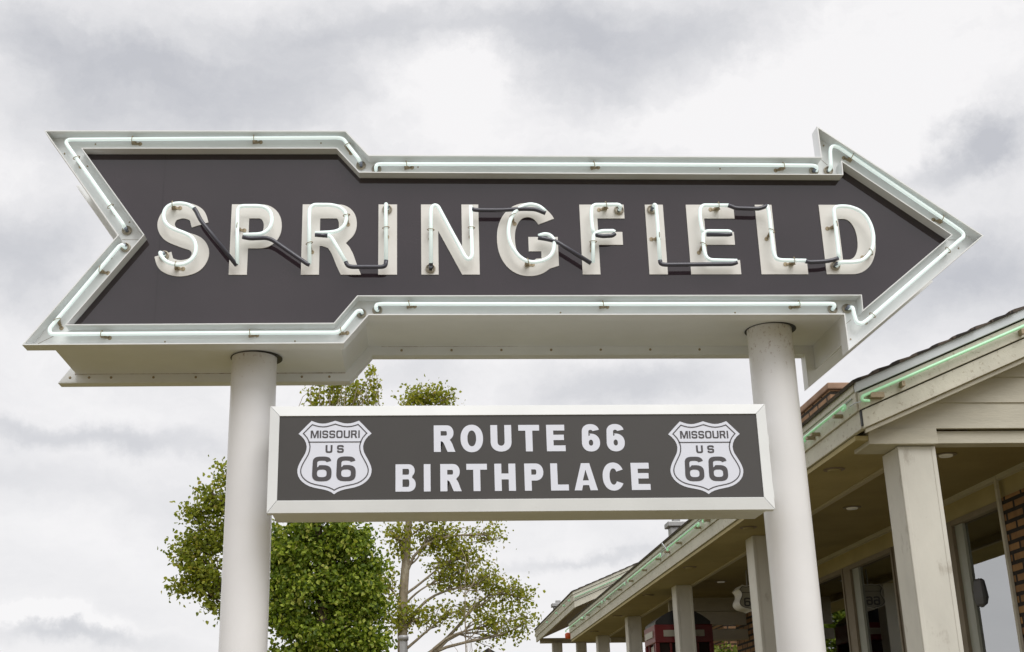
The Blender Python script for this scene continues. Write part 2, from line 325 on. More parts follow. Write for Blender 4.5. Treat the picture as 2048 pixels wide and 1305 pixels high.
# ------------------------------------------------------------------ lettering (own outlines)
def ell(cx, cy, rx, ry, a0, a1, n=20, e=2.0):
    o = []
    for i in range(n+1):
        a = math.radians(a0+(a1-a0)*i/n); c, s_ = math.cos(a), math.sin(a)
        o.append((cx+rx*math.copysign(abs(c)**(2/e), c), cy+ry*math.copysign(abs(s_)**(2/e), s_)))
    return o
def stroke(pts, w, n=8):
    c = catmull(pts, n); L, R = [], []
    for i, p in enumerate(c):
        t = (c[min(i+1, len(c)-1)]-c[max(i-1, 0)]).normalized(); q = Vector((-t.y, t.x))*w/2
        L.append(tuple(p+q)); R.append(tuple(p-q))
    return L+R[::-1]
def glyph(ch, W, H, s, e=2.15):
    h = s*.86
    if ch == 'I': return [[(0, 0), (W, 0), (W, H), (0, H)]]
    if ch == 'L': return [[(0, 0), (W, 0), (W, h), (s, h), (s, H), (0, H)]]
    if ch == 'T': return [[(W/2-s/2, 0), (W/2+s/2, 0), (W/2+s/2, H-h), (W, H-h), (W, H), (0, H), (0, H-h), (W/2-s/2, H-h)]]
    if ch == 'F': return [[(0, 0), (s, 0), (s, .42*H), (W*.93, .42*H), (W*.93, .42*H+h*.92), (s, .42*H+h*.92), (s, H-h), (W, H-h), (W, H), (0, H)]]
    if ch == 'E': return [[(0, 0), (W, 0), (W, h), (s, h), (s, .42*H), (W*.93, .42*H), (W*.93, .42*H+h*.92), (s, .42*H+h*.92), (s, H-h), (W*.97, H-h), (W*.97, H), (0, H)]]
    if ch == 'H': return [[(0, 0), (s, 0), (s, .42*H), (W-s, .42*H), (W-s, 0), (W, 0), (W, H), (W-s, H), (W-s, .42*H+h), (s, .42*H+h), (s, H), (0, H)]]
    if ch == 'N': return [[(0, 0), (s, 0), (s, .62*H), (W-s*1.02, 0), (W, 0), (W, H), (W-s, H), (W-s, .40*H), (s*1.02, H), (0, H)]]
    if ch == 'M': return [[(0, 0), (s, 0), (s, .72*H), (W/2-s*.45, 0), (W/2+s*.45, 0), (W-s, .72*H), (W-s, 0), (W, 0), (W, H), (W-s*1.4, H), (W/2, .3*H), (s*1.4, H), (0, H)]]
    if ch == 'A':
        k = s*1.06
        return [[(0, 0), (k, 0), (k+.055*W, .19*H), (W-k-.055*W, .19*H), (W-k, 0), (W, 0), (W/2+s*.6, H), (W/2-s*.6, H)],
                [(W/2-.13*W, .19*H+h*.8), (W/2, .76*H), (W/2+.13*W, .19*H+h*.8)]]
    if ch == 'P':
        y0, y1 = .37*H, H; r_ = (y1-y0)/2; cx = W-r_*.92
        return [[(0, 0), (s, 0), (s, y0)]+ell(cx, (y0+y1)/2, r_*.92, r_, -90, 90, 20, e)+[(0, H)],
                [(s, y0+h)]+[(s, H-h)]+ell(cx-.02*W, (y0+y1)/2, max(.04*W, W-s-cx+.02*W), r_-h, 90, -90, 16, e)]
    if ch == 'D':
        rx = W*.52; cx = W-rx
        return [[(0, 0)]+ell(cx, H/2, rx, H/2, -90, 90, 28, e)+[(0, H)], [(s, h), (s, H-h)]+ell(cx-.04*W, H/2, rx-s+.04*W, H/2-h, 90, -90, 24, e)]
    if ch == 'B':
        ym = .53*H; r1 = ym/2; r2 = (H-ym)/2; x2 = W*.95
        lo = ell(W-r1*1.0, r1, r1*1.0, r1, -90, 62, 16, e); up = ell(x2-r2, ym+r2, r2, r2, -50, 90, 16, e)
        hh = h*.78
        return [[(0, 0)]+lo+up+[(0, H)], [(s, hh), (s, ym-hh*.5)]+ell(W-r1*1.0, (hh+ym-hh*.5)/2, max(.05*W, r1-s*.95), (ym-1.5*hh)/2, 90, -90, 12, e),
                [(s, ym+hh*.5), (s, H-hh)]+ell(x2-r2, (H+ym-hh*.5)/2, max(.05*W, r2-s*.9), (H-ym-1.5*hh)/2, 90, -90, 12, e)]
    if ch == 'R':
        y0, y1 = .44*H, H; r_ = (y1-y0)/2; bw = W*.92; cx = bw-r_*.92
        leg = [(W, 0), (W-s*1.12, 0)]
        lf = [(W-s*1.12-.07*W, .12*H), (W-s*1.12-.16*W, .30*H), (W-s*1.12-.22*W, .375*H), (W-s*1.12-.32*W, .405*H)]
        b = [(0, 0), (s, 0), (s, .405*H)]+lf[::-1]+[(W-s*1.12, 0), (W, 0), (W*.93, .14*H), (W*.86, .30*H), (W*.80, .39*H), (W*.74, .445*H)]
        return [b+ell(cx, (y0+y1)/2, r_*.92, r_, -52, 90, 18, e)+[(0, H)],
                [(s, y0+h*.78), (s, H-h)]+ell(cx-.02*W, (y0+h*.78+H-h)/2, max(.04*W, bw-s-cx+.02*W), (H-h-y0-h*.78)/2, 90, -90, 14, e)]
    if ch == 'O': return [ell(W/2, H/2, W/2, H/2, 0, 354, 44, e), ell(W/2, H/2, W/2-s, H/2-h, 0, 354, 40, e)]
    if ch == 'U':
        rb = W*.5
        return [[(0, H)]+ell(W/2, rb*.95, W/2, rb*.95, 180, 360, 22, e)+[(W, H), (W-s, H)]+ell(W/2, rb*.95, W/2-s, rb*.95-h, 360, 180, 18, e)+[(s, H)]]
    if ch == 'C':
        return [ell(W*.5, H/2, W/2, H/2, 28, 332, 40, e)+ell(W*.5, H/2, W/2-s, H/2-h, 325, 35, 34, e)]
    if ch == 'G':
        o = ell(W*.5, H/2, W/2, H/2, 33, 308, 40, e)
        return [o+[(W*.97, .14*H), (W*.97, .53*H), (W*.50, .53*H), (W*.50, .53*H-h), (W*.97-s*.95, .53*H-h), (W*.97-s*.95, .24*H)]+ell(W*.5, H/2, W/2-s, H/2-h, 300, 40, 34, e)]
    if ch == 'S':
        w, k, a, b = s*.95, s/2, W-s, H-s
        if e > 3: p = [(0, .25), (.04, .06), (.3, 0), (.7, 0), (.96, .05), (1, .25), (.96, .44), (.7, .5), (.3, .5), (.04, .56), (0, .75), (.04, .94), (.3, 1), (.7, 1), (.96, .95), (1, .76)]
        else: p = [(0, .24), (.12, .07), (.48, 0), (.86, .07), (1, .25), (.87, .41), (.5, .5), (.16, .60), (.03, .76), (.15, .93), (.48, 1), (.82, .93), (.95, .75)]
        return [stroke([(k+x*a, k*.95+y*(H-s*.95)) for x, y in p], w)]
    if ch == '6':
        o = ell(W/2, .73*H, W*.48, .27*H, 12, 180, 20, e)+ell(W/2, .325*H, W/2, .325*H, 180, 360+98, 34, e)
        o += [(s*1.25, .60*H), (s, .56*H)]+ell(W/2, .72*H, W/2-s, .28*H-h, 180, 18, 16, e)
        return [o, ell(W/2, .32*H, W/2-s, .32*H-h, 0, 350, 32, e)]
def outlines(contours, Y0, depth, ox=0, oz=0):                         # filled, extruded solid standing in XZ
    cu = bpy.data.curves.new('glyph', 'CURVE'); cu.dimensions = '2D'; cu.fill_mode = 'BOTH'; cu.extrude = depth/2
    for c in contours:
        sp = cu.splines.new('POLY'); sp.points.add(len(c)-1); sp.use_cyclic_u = True
        for q, p in zip(sp.points, c): q.co = (p[0]+ox, p[1]+oz, 0, 1)
    ob = bpy.data.objects.new('glyph', cu); me = bpy.data.meshes.new_from_object(ob)
    bpy.data.objects.remove(ob); bpy.data.curves.remove(cu)
    for v in me.vertices: x, y, z = v.co; v.co = (x, Y0+depth/2-z, y)
    me.polygons.foreach_set('use_smooth', [False]*len(me.polygons)); me.update(); return me

# ------------------------------------------------------------------ ground
g = MB(); n_ = 40
gm = bpy.data.meshes.new('ground')
gm.from_pydata([(-2000, -2000, 0), (2000, -2000, 0), (2000, 2000, 0), (-2000, 2000, 0)], [], [(0, 1, 2, 3)])
go = link('ground', gm, M['ground']); go['kind'] = 'structure'
pv = MB().box(-12, 2.4, -14, 7.0, -.05, .006).build('pavement', M['concrete']); pv['kind'] = 'structure'

# ------------------------------------------------------------------ the arrow sign on its two poles
FY, FLOOR, PANEL, BODY0, BODY1, BACK = 7.5, 7.60, 7.583, 7.612, 8.34, 8.44
arrow = thing('arrow_sign', 'large white arrow sign with neon tubes reading SPRINGFIELD on two round white poles', 'sign', loc=(.7, 7.95, 0))
inv = Matrix.Translation((-.7, -7.95, 0))
def part(o):                                                          # geometry is written in world metres; shift under the sign's base
    o.data.transform(inv); return o
OUT = [(-2.410, 5.555), (-1.873, 4.803), (-2.410, 4.060), (-.409, 4.065), (-.254, 4.253), (2.798, 4.250), (2.798, 4.006), (3.794, 4.800), (2.770, 5.604), (2.772, 5.374), (-.262, 5.380), (-.418, 5.560)]
INN = [(-2.147, 5.422), (-1.702, 4.806), (-2.145, 4.196), (-.473, 4.202), (-.327, 4.386), (2.930, 4.386), (2.927, 4.283), (3.578, 4.806), (2.912, 5.336), (2.909, 5.240), (-.325, 5.251), (-.476, 5.427)]
fr = MB()
o2 = offset(OUT, .007); i2 = offset(INN, -.006)
fr.ring(OUT, o2, FY, FLOOR+.015); fr.ring(offset(OUT, .0071), offset(INN, -.0061), FLOOR, FLOOR+.012); fr.ring(i2, INN, FY, FLOOR+.014)
part(fr.build('channel_frame', M['white'], arrow))
part(MB().prism(offset(INN, .0005), PANEL, PANEL+.012).build('face_panel', M['panel'], arrow))
for x, z0, z1 in ((PY(322, 450, PANEL).x, 4.21, 5.41), (PY(943, 380, PANEL).x, 4.40, 5.24)): part(MB().box(x-.0012, x+.0012, PANEL-.0003, PANEL+.002, z0, z1).build('panel_seam', M['seam'], arrow))
body = MB().prism(offset(OUT, .062), BODY0, BODY1)
part(body.build('cabinet', M['white'], arrow))
bk = MB().ring(OUT, offset(OUT, .007), BODY1+.004, BACK); bk.prism(offset(OUT, .0071), BODY1+.002, BODY1+.012)
part(bk.build('rear_frame', M['white'], arrow))
# seams and screws on the underside
sm = MB()
for a, b, z in ((-2.3, -.42, 4.122), (-.19, 2.70, 4.312)): sm.box(a, b, 7.700, 7.707, z-.003, z+.004)
sm.box(-1.35, -1.347, 7.62, 7.7, 4.119, 4.126); sm.box(-.86, -.857, 7.62, 7.7, 4.119, 4.126)
part(sm.build('seam', M['frame'], arrow))
M['rust'] = mat('rust_streak', (.52, .47, .42), .7, .2, noise=(30, .3), stain=(22, .5, (.22, .14, .09), .9))
for a, b, z in ((-.19, 2.62, 4.318), (-2.3, -.44, 4.126)): part(MB().box(a, b, BODY1-.004, BODY1+.0015, z-.004, z+.003).build('sealant_line', M['rust'], arrow))
screw = MB().lathe([(.009, 0), (.009, .003), (.005, .006)], (0, 0, 0), 'Y', 8).mesh('screw')
screw.materials.append(M['clip'])
def screw_at(x, z):
    o = bpy.data.objects.new('screw', screw); col.objects.link(o); o.parent = arrow; o.location = (x-.7, BODY1+.002-7.95, z)
for x in (-2.33, -2.2, -2.05, -1.76, -1.47, -.74, -.55): screw_at(x, 4.098)
for x in (-.05, .3, .65, 1.0, 1.35, 1.7, 2.05): screw_at(x, 4.288)
for px, py in ((191, 289), (129, 308), (175, 333), (259, 445), (223, 517), (642, 287), (836, 335), (1440, 338), (1647, 292), (1729, 611), (1917, 497), (1701, 679), (1121, 626), (1470, 626), (590, 683), (330, 684)):
    q = PY(px, py, FLOOR); o = bpy.data.objects.new('screw', screw); col.objects.link(o); o.parent = arrow; o.location = (q.x-.7, FLOOR-.0003-7.95, q.z); o.scale = (.62, 1, .62)
for a, b in (((244, 480), (277, 480)), ((1896, 480.5), (1919, 480.5)), ((76, 688), (107, 673)), ((1640, 318), (1655, 331)), ((1692, 648), (1702, 640))):
    p_, q = PY(*a, FLOOR), PY(*b, FLOOR); part(MB().tube([p_, q], .0016, 4).build('seam', M['frame'], arrow))
# poles
POLES = [(-1.025, 7.98, 4.122), (2.447, 7.98, 4.312)]
for x, y, z in POLES:
    p = MB(); p.lathe([(.149, 0), (.149, z)], (x, y, 0), 'Z', 48)
    p.lathe([(.24, 0), (.24, .02), (.152, .022)], (x, y, 0), 'Z', 32)
    o = part(p.build('pole', M['pole'], arrow, smooth=True))
    o.modifiers.new('edge', 'EDGE_SPLIT')
    part(MB().lathe([(.172, -.0035), (.172, -.001)], (x+.012, y+.012, z), 'Z', 32).build('pole_hole_dark', M['hole'], arrow))  # black disc paints the dark of the cut-out around the pole
# letters
LY = 7.576
zt = PY(760, 409.3, LY).z; zb = PY(760, 549.6, LY).z
LET = [('S', (307.8, 505), (419.5, 500), .118), ('P', (457.2, 549), (563.5, 452), .117), ('R', (601.6, 549), (722, 549), .117), ('I', (756.3, 549), (794, 549), .12), ('N', (842.8, 549), (959.6, 549), .112),
       ('G', (994.0, 480), (1122.5, 549), .118), ('F', (1165.6, 549), (1247.5, 412), .116), ('I', (1299.2, 549), (1336, 549), .116), ('E', (1382.7, 549), (1482.7, 549), .116), ('L', (1523.4, 549), (1616.8, 549), .113), ('D', (1653.7, 549), (1753, 500), .119)]
for ch, a, b, s_ in LET:
    xa, xb = PY(*a, LY).x, PY(*b, LY).x
    H = zt-zb; oz = zb
    if ch in 'SG': H += .022; oz -= .011
    part(link('letter', outlines(glyph(ch, xb-xa, H, s_), LY, .0065, xa, oz), M['letter'], arrow))
# neon tubes
TR = .0125
def neon(paths, Y, r_=.05):
    t = None
    for kind, pts in paths:
        P = [PY(q[0], q[1], Y+(q[2] if len(q) > 2 else 0)) for q in pts]
        mb = MB().tube(fillet(P, r_), TR if kind == 'w' else TR*1.12, 10)
        if kind == 'w': o = part(mb.build('neon_tube', M['tube'], arrow, smooth=True)); t = o
        else: o = part(mb.build('blackout_sleeve', M['black'], arrow, smooth=True))
BY = 7.535
neon([('w', [(250, 457, .03), (247, 450), (135.5, 292), (131.5, 285), (137, 279.7), (150, 279.5), (508, 276.9), (675, 275.7), (687, 278), (695.5, 290), (718, 319), (721, 326, .04)])], BY)
neon([('w', [(752, 341, .05), (751.5, 334), (754, 329.5), (762, 328.5), (1200, 329), (1518, 330.3), (1626, 331.4), (1633, 333.5), (1633, 342, .05)])], BY)
neon([('w', [(1658, 341, .05), (1662, 335), (1660.4, 303), (1662, 295), (1668, 292), (1678, 295.5), (1915, 457), (1927, 467), (1927, 475), (1917, 482.5), (1735, 640), (1723, 648.5), (1713, 645), (1708, 628), (1705.5, 614), (1697, 617, .05)])], BY, .06)
neon([('w', [(1665, 619, .05), (1669, 613), (1668, 608.5), (1660, 607.8), (1206, 608.5), (765, 608), (753, 609.5), (751, 616), (755, 621, .05)])], BY)
neon([('w', [(724, 626, .05), (722, 621.5), (714, 623), (684, 660), (674, 665.5), (503, 666), (112, 668.8), (100, 668), (98.5, 658), (111, 643), (238, 493), (244, 490), (251, 496, .05)])], BY)
NY = 7.508
neon([('w', [(328, 511, .05), (320, 505), (321, 510), (328, 520), (338, 526.5), (352, 530), (366, 529), (378, 524), (388, 514), (392.5, 500), (391, 486), (384, 475), (373, 468.2), (358, 462.5), (343, 457), (331, 447), (326.5, 434), (329, 421), (336, 412.5), (347, 408), (362, 406.5), (378, 410), (388, 417)]),
      ('d', [(388, 417), (393, 424), (401, 441), (473, 531)]),
      ('w', [(474.4, 529), (474.6, 450), (475, 422), (478, 414.5), (486, 412.3), (518, 412.3), (532, 415.5), (541, 424), (544.8, 440), (540, 456), (530, 465.5), (518, 469), (487, 470)]),
      ('d', [(485, 474.5), (500, 477.5), (533, 476), (546, 481), (614, 528), (619, 530)]),
      ('w', [(619, 528), (618.3, 430), (619.5, 417), (627, 410), (662, 410), (680, 414.5), (691, 425), (693.5, 437), (689, 452), (678, 461.5), (664, 465), (630, 466.4)]),
      ('d', [(630, 470), (655, 472)]), ('w', [(655, 471.5), (661, 474), (667, 482), (692, 525)]),
      ('d', [(691.5, 524), (695, 532), (704, 534.4), (764, 534.4), (771, 532), (772.3, 521)]), ('w', [(772, 522), (771.6, 412), (772, 408), (775, 418, .05)])], NY, .045)
neon([('w', [(861.8, 527), (861.6, 421), (864, 413.5), (870, 410.5), (876, 413), (929, 512), (935, 519), (941, 518), (944.5, 510), (944, 498), (941.3, 412)]), ('d', [(862, 525), (861.8, 537, .05)]),
      ('d', [(944, 419), (952, 420.6), (1000, 421), (1048, 418), (1071, 419), (1083, 423.5), (1091, 427)]),
      ('w', [(1091, 423), (1079, 412.5), (1061, 408.3), (1045, 412), (1030, 423), (1020, 440), (1016.3, 460), (1018, 478), (1024, 494), (1037, 512), (1050, 521.5), (1064, 525), (1083, 523), (1099, 515), (1107, 503), (1109, 486), (1106, 476), (1099, 470), (1089, 468.3), (1077, 472)]),
      ('d', [(1076, 476), (1094, 478.7), (1112, 483), (1182, 527)]),
      ('w', [(1186, 525), (1186.5, 475), (1190, 467), (1203, 462.4), (1226, 462.2), (1230, 464.5)]), ('d', [(1230, 467.5), (1225, 472), (1203, 473), (1190, 470)]),
      ('w', [(1187, 466), (1184, 452), (1182.4, 425), (1184, 414), (1190, 410), (1236, 409.6), (1241, 412), (1239, 420, .05)])], NY, .045)
neon([('w', [(1305, 418, .05), (1309, 409.5), (1312, 412), (1315, 445), (1320, 524)]), ('d', [(1320, 521), (1321, 528), (1329, 530), (1465, 528.6), (1474, 525)]),
      ('w', [(1474, 522), (1422, 520.8), (1413, 516), (1408.5, 503), (1405.6, 476), (1407, 466), (1415, 462.6), (1458, 463), (1463, 466)]), ('d', [(1463, 468), (1458, 469.6), (1413, 469.6)]),
      ('w', [(1406, 466), (1402.5, 452), (1400, 435), (1400, 418), (1406, 411), (1457, 411)]), ('d', [(1456, 411), (1462, 413), (1471, 416.8), (1518, 418), (1527, 415), (1534, 411.5)]),
      ('w', [(1534, 411), (1537.6, 424), (1547, 505), (1552, 518), (1562, 521), (1612, 521.6)]), ('d', [(1611, 523), (1620, 525), (1652, 523.3), (1668, 520), (1676, 517)]),
      ('w', [(1677.5, 516), (1676, 495), (1669, 434), (1667.2, 421), (1671, 414.5), (1680, 413), (1698, 413.3), (1718, 420.5), (1732, 432), (1742, 450), (1747.6, 473), (1746, 496), (1737, 511), (1723, 522.5), (1705, 524.8), (1681, 525), (1673, 532, .05)])], NY, .045)
# electrode housings: a ring with a black throat
ringm = MB().lathe([(.030, 0), (.033, .006), (.031, .014), (.026, .016), (.0255, .004), (.0235, .004), (.0225, .008), (.020, .008), (.0195, .003), (.001, .003)], (0, 0, 0), 'Y', 24).mesh('electrode_housing')
ringm.materials.append(M['ring'])
throat = MB().lathe([(.0115, 0), (.0115, .05), (.002, .055)], (0, 0, 0), 'Y', 16).mesh('electrode')
M['elec'] = mat('electrode_glass', (.22, .25, .31), .15, .6)
throat.materials.append(M['elec'])
def housing(px, py, Y):
    q = PY(px, py, Y-.01)
    o = bpy.data.objects.new('electrode_housing', ringm); col.objects.link(o); o.parent = arrow; o.location = (q.x-.7, Y-.0005-7.95, q.z)
    c = bpy.data.objects.new('electrode', throat); col.objects.link(c); c.parent = o
for p in [(253.4, 461), (250.9, 495), (722, 331), (753, 338.5), (1628, 342), (1657, 341.5), (1694, 617.5), (1665.5, 618.5), (754.5, 620.5), (722.5, 627)]: housing(*p, FLOOR)
for p in [(328, 511), (774.5, 418.5), (861, 537), (1238, 420), (1304, 419), (1671, 531.5)]: housing(*p, LY)
# tube supports: foot, spring post, wire loop
def support_mesh(L):
    a = MB(); a.lathe([(.011, 0), (.011, .003)], (.030, 0, 0), 'Y', 12); a.box(-.008, .030, -.004, 0, -.006, .006)
    a.box(-.012, -.008, -.024, 0, -.008, .008); a.box(.008, .012, -.02, 0, -.007, .007)
    a.tube([(0, 0, 0), (0, -L+.02, .002)], .0068, 8); a.tube([(-.004, -.01, .006), (-.012, -L*.55, .012), (0, -L+.016, 0)], .0028, 6)
    for k in range(4): a.lathe([(.0092, 0), (.0095, .003), (.0092, .006)], (0, -.012-k*.009, 0), 'Y', 8)
    lp = [(0, -L+.018*math.sin(t), .018*math.cos(t)) for t in [i*math.pi*2/14 for i in range(15)]]
    a.tube(lp, .0022, 5)
    me = a.mesh('tube_support'); me.materials.append(M['clip']); return me
sup = {k: support_mesh(L) for k, L in (('b', FLOOR-BY), ('l', LY-NY))}
random.seed(4)
def support(px, py, k, ang=0):
    Y = FLOOR if k == 'b' else LY; q = PY(px, py, BY if k == 'b' else NY)
    o = bpy.data.objects.new('tube_support', sup[k]); col.objects.link(o); o.parent = arrow
    o.location = (q.x-.7, Y-.0005-7.95, q.z); o.rotation_euler = (0, math.radians(ang+random.uniform(-12, 12)), 0); o.scale = (1.25, 1, 1.25)
for p in [(265, 279, 'b', 10), (508, 277, 'b', 5), (695, 290, 'b', 60), (813, 328.5, 'b'), (1188, 329, 'b'), (1567, 331, 'b', 170), (1704, 313, 'b', 200), (1885, 437, 'b', 200), (1896, 500.5, 'b', 140), (1745, 631, 'b', 140),
          (1598, 608, 'b', 175), (1206, 608.5, 'b'), (818, 608, 'b'), (682, 662, 'b', 0), (500, 666, 'b'), (203, 668, 'b'), (114, 640, 'b', 60), (200, 538, 'b', 0), (153, 316, 'b', 60), (221, 413, 'b', 60),
          (345, 409, 'l'), (351, 530, 'l'), (474.6, 452, 'l'), (693, 431, 'l', 70), (618.6, 487, 'l', 60), (771.8, 456, 'l', 90), (861.6, 460, 'l', 90), (943, 456, 'l', 90), (1025, 431, 'l', 60), (1056, 523.5, 'l'),
          (1212, 409.8, 'l', 170), (1186.3, 484, 'l', 100), (1318, 471, 'l', 170), (1437, 411, 'l', 170), (1407.5, 489, 'l', 120), (1544, 462, 'l', 130), (1588, 521.3, 'l', 170), (1672, 448, 'l', 170), (1742, 504, 'l', 150)]: support(*p)

# ------------------------------------------------------------------ the message board between the poles
board = thing('message_board', 'rectangular white framed board reading ROUTE 66 BIRTHPLACE hung between the two poles under the arrow', 'sign', loc=(.69, 7.7, 3.0))
inv2 = Matrix.Translation((-.69, -7.7, -3.0))
def bpart(o): o.data.transform(inv2); return o
BX0, BX1, BZ0, BZ1 = -.857, 2.231, 2.994, 3.660
IX0, IX1, IZ0, IZ1 = -.796, 2.166, 3.069, 3.594
A = [(BX0, BZ0), (BX1, BZ0), (BX1, BZ1), (BX0, BZ1)]; B = [(IX0, IZ0), (IX1, IZ0), (IX1, IZ1), (IX0, IZ1)]
bf = MB(); g_ = .0012
for i in range(4):                                                    # four mitred lengths of extrusion with a hairline between them
    j = (i+1) % 4; a, b, c, e_ = Vector(A[i]), Vector(A[j]), Vector(B[j]), Vector(B[i]); t = (b-a).normalized()*g_
    q = [a+t, b-t, c-t, e_+t]
    v = [(p.x, 7.512 if k < 2 else 7.500, p.y) for k, p in enumerate(q)]+[(p.x, 7.575 if k < 2 else 7.52, p.y) for k, p in enumerate(q)]
    bf.add(v, [(0, 1, 2, 3), (7, 6, 5, 4), (0, 4, 5, 1), (1, 5, 6, 2), (2, 6, 7, 3), (3, 7, 4, 0)])
bpart(bf.build('frame', M['white'], board, bevel=.002))
bpart(MB().box(BX0+.022, BX1-.022, 7.52, 7.90, BZ0+.012, BZ1-.012).build('cabinet', M['white'], board, bevel=.004))
bpart(MB().box(IX0-.004, IX1+.004, 7.508, 7.519, IZ0-.004, IZ1+.004).build('face_panel', M['boardface'], board))
bb = MB()
for z in (3.15, 3.5): bb.box(-.885, BX0+.021, 7.80, 7.88, z-.03, z+.03); bb.box(BX1-.021, 2.32, 7.80, 7.88, z-.03, z+.03)
bpart(bb.build('mounting_bracket', M['white'], board))
BYL = 7.5055
def word(chars, y0, y1, sw):
    z0, z1 = PY(1024, y1, 7.508).z, PY(1024, y0, 7.508).z
    for ch, xl, xr in chars:
        ym = (y0+y1)/2
        xa, xb = PY(xl, y1 if ch not in 'TP6OC' else ym, 7.508).x, PY(xr, y1 if ch not in 'TP6OC' else ym, 7.508).x
        H, oz = z1-z0, z0
        if ch in 'OC6': H += .006; oz -= .003
        bpart(link('letter', outlines(glyph(ch, xb-xa, H, sw*(1.0 if ch != 'I' else 1)), BYL, .003, xa, oz), M['vinyl'], board))
word([('R', 867.8, 910.8), ('O', 921, 966), ('U', 981.7, 1023.6), ('T', 1037, 1078.8), ('E', 1094, 1131.5), ('6', 1163.4, 1199.5), ('6', 1212.9, 1248.9)], 850.7, 903.6, .0425)
word([('B', 791, 831.4), ('I', 847.8, 861.3), ('R', 880.9, 923.4), ('T', 933, 974.2), ('H', 989.8, 1032), ('P', 1049, 1086.9), ('L', 1102.3, 1138), ('A', 1149.4, 1196), ('C', 1205.3, 1248.3), ('E', 1264, 1301.6)], 927.9, 982.3, .0425)
HALF = [(0, 0), (22, 7), (45, 14), (68, 20), (92, 22), (118, 20), (142, 14), (162, 7), (180, 0), (212, 32), (245, 67), (277, 101), (252, 122), (232, 146), (219, 172), (213, 200), (215, 226), (222, 250), (235, 275), (249, 300), (263, 327), (273, 352), (279, 378), (278, 402), (271, 428), (257, 452), (238, 472), (214, 490), (185, 505), (150, 516), (115, 523), (80, 530), (48, 539), (22, 551), (0, 567)]
def shield(cx, cz, sc, Y, parent, xf):
    pol = [(cx+u*sc, cz-v*sc) for u, v in HALF[:-1]]+[(cx-u*sc, cz-v*sc) for u, v in HALF[::-1][:-1]]
    pol = pol[::-1]                                                   # counter-clockwise
    o = xf(link('route_shield', outlines([pol], Y, .003), M['vinyl'], parent))
    b = xf(link('shield_border', outlines([offset(pol, 21*sc), offset(pol, 29*sc)], Y-.0015, .0012), M['ink'], o)); b.matrix_parent_inverse = Matrix.Identity(4)
    def row(txt, u0, u1, v0, v1, s_, gap, e=4.2, wf=None):
        W = (u1-u0)*sc; H = (v1-v0)*sc; wf = wf or [1]*len(txt); tot = sum(wf); un = (W-gap*sc*(len(txt)-1))/tot; x = cx+u0*sc
        for ch, w in zip(txt, wf):
            xf(link('shield_letter', outlines(glyph(ch, un*w, H, s_*sc, e), Y-.0015, .0012, x, cz-v1*sc), M['ink'], o)); x += un*w+gap*sc
    row('MISSOURI', -185, 187, 76, 135, 11.5, 8, 4.0, [1.35, .24, 1, 1, 1.08, 1.05, 1.05, .24])
    xf(link('shield_bar', outlines([[(cx-202*sc, cz-170*sc), (cx+202*sc, cz-170*sc), (cx+202*sc, cz-162*sc), (cx-202*sc, cz-162*sc)]], Y-.0015, .0012), M['ink'], o))
    row('US', -70, 68, 190, 250, 14, 34, 3.6)
    row('66', -168, 160, 278, 468, 37, 36, 3.0)
for cx_, top, bot in ((669.5, 842.3, 989.2), (1411.5, 843.3, 988.8)):
    tp, bt = PY(cx_-1, top, 7.508), PY(cx_, bot, 7.508); xl, xr = PY(cx_-73, 941, 7.508).x, PY(cx_+73, 941, 7.508).x
    shield(PY(cx_, 915, 7.508).x, tp.z, (tp.z-bt.z)/567, BYL, board, bpart)
for o in list(board.children):
    for c in o.children: c.matrix_parent_inverse = Matrix.Identity(4)

# ------------------------------------------------------------------ the visitor building with its porch
EX, EB, ET, SL = 3.231, 3.782, 4.112, .424                            # eave line, bottom and top heights, roof slope
Y0, Y1, CX, WX, FLZ = 8.60, 25.85, 3.84, 5.07, .9
RIDGE = 8.2
bld = thing('porch_building', 'low beige building with columned porch, green neon along its eaves and gable facing front', 'building', loc=(5.5, 9, 0))
inv3 = Matrix.Translation((-5.5, -9, 0))
def vp(o): o.data.transform(inv3); return o
slab = MB().box(3.3, 16, 8.5, 26.2, 0, FLZ).build('porch_floor', M['concrete'], bld, bevel=.02); vp(slab)
def zr(x): return ET+(x-EX)*SL
# roof of overlapping shingle courses, left slope then right slope
def roof(y0, y1, ex, et, ridge, sl, name, parent, xf, wob=.012):
    k = MB(); dx = .155; x = ex-.03; i = 0; random.seed(7)
    prof = []
    while x < ridge:
        x2 = min(x+dx, ridge); z1_, z2_ = et+(x-ex)*sl, et+(x2-ex)*sl
        lift = wob*random.uniform(.7, 1.5)
        k.prism([(x, z1_+.001), (x2+.02, z2_+.02*sl+.001), (x2+.02, z2_+.02*sl+.009), (x+.03, z1_+.03*sl+.014+lift), (x-.012, z1_+.008+lift)], y0-.045+random.uniform(-.008, .008), y1+.04)
        x = x2
    zt_ = et+(ridge-ex)*sl
    k.prism([(ridge, zt_), (2*ridge-ex, et), (2*ridge-ex, et+.03), (ridge, zt_+.03)], y0-.04, y1+.04)
    return xf(k.build(name, M['shingle'], parent))
rf = roof(Y0, Y1, EX, ET, RIDGE, SL, 'roof', bld, vp)
dk = MB(); zt_ = zr(RIDGE)
dk.prism([(EX+.01, ET-.02), (RIDGE, zt_-.02), (RIDGE, zt_-.001), (EX+.01, ET-.0005)], Y0+.02, Y1-.02)
dk.prism([(RIDGE, zt_-.02), (2*RIDGE-EX, ET-.02), (2*RIDGE-EX, ET-.0005), (RIDGE, zt_-.0005)], Y0+.02, Y1-.02)
vp(dk.build('roof_deck', M['soffit'], bld))
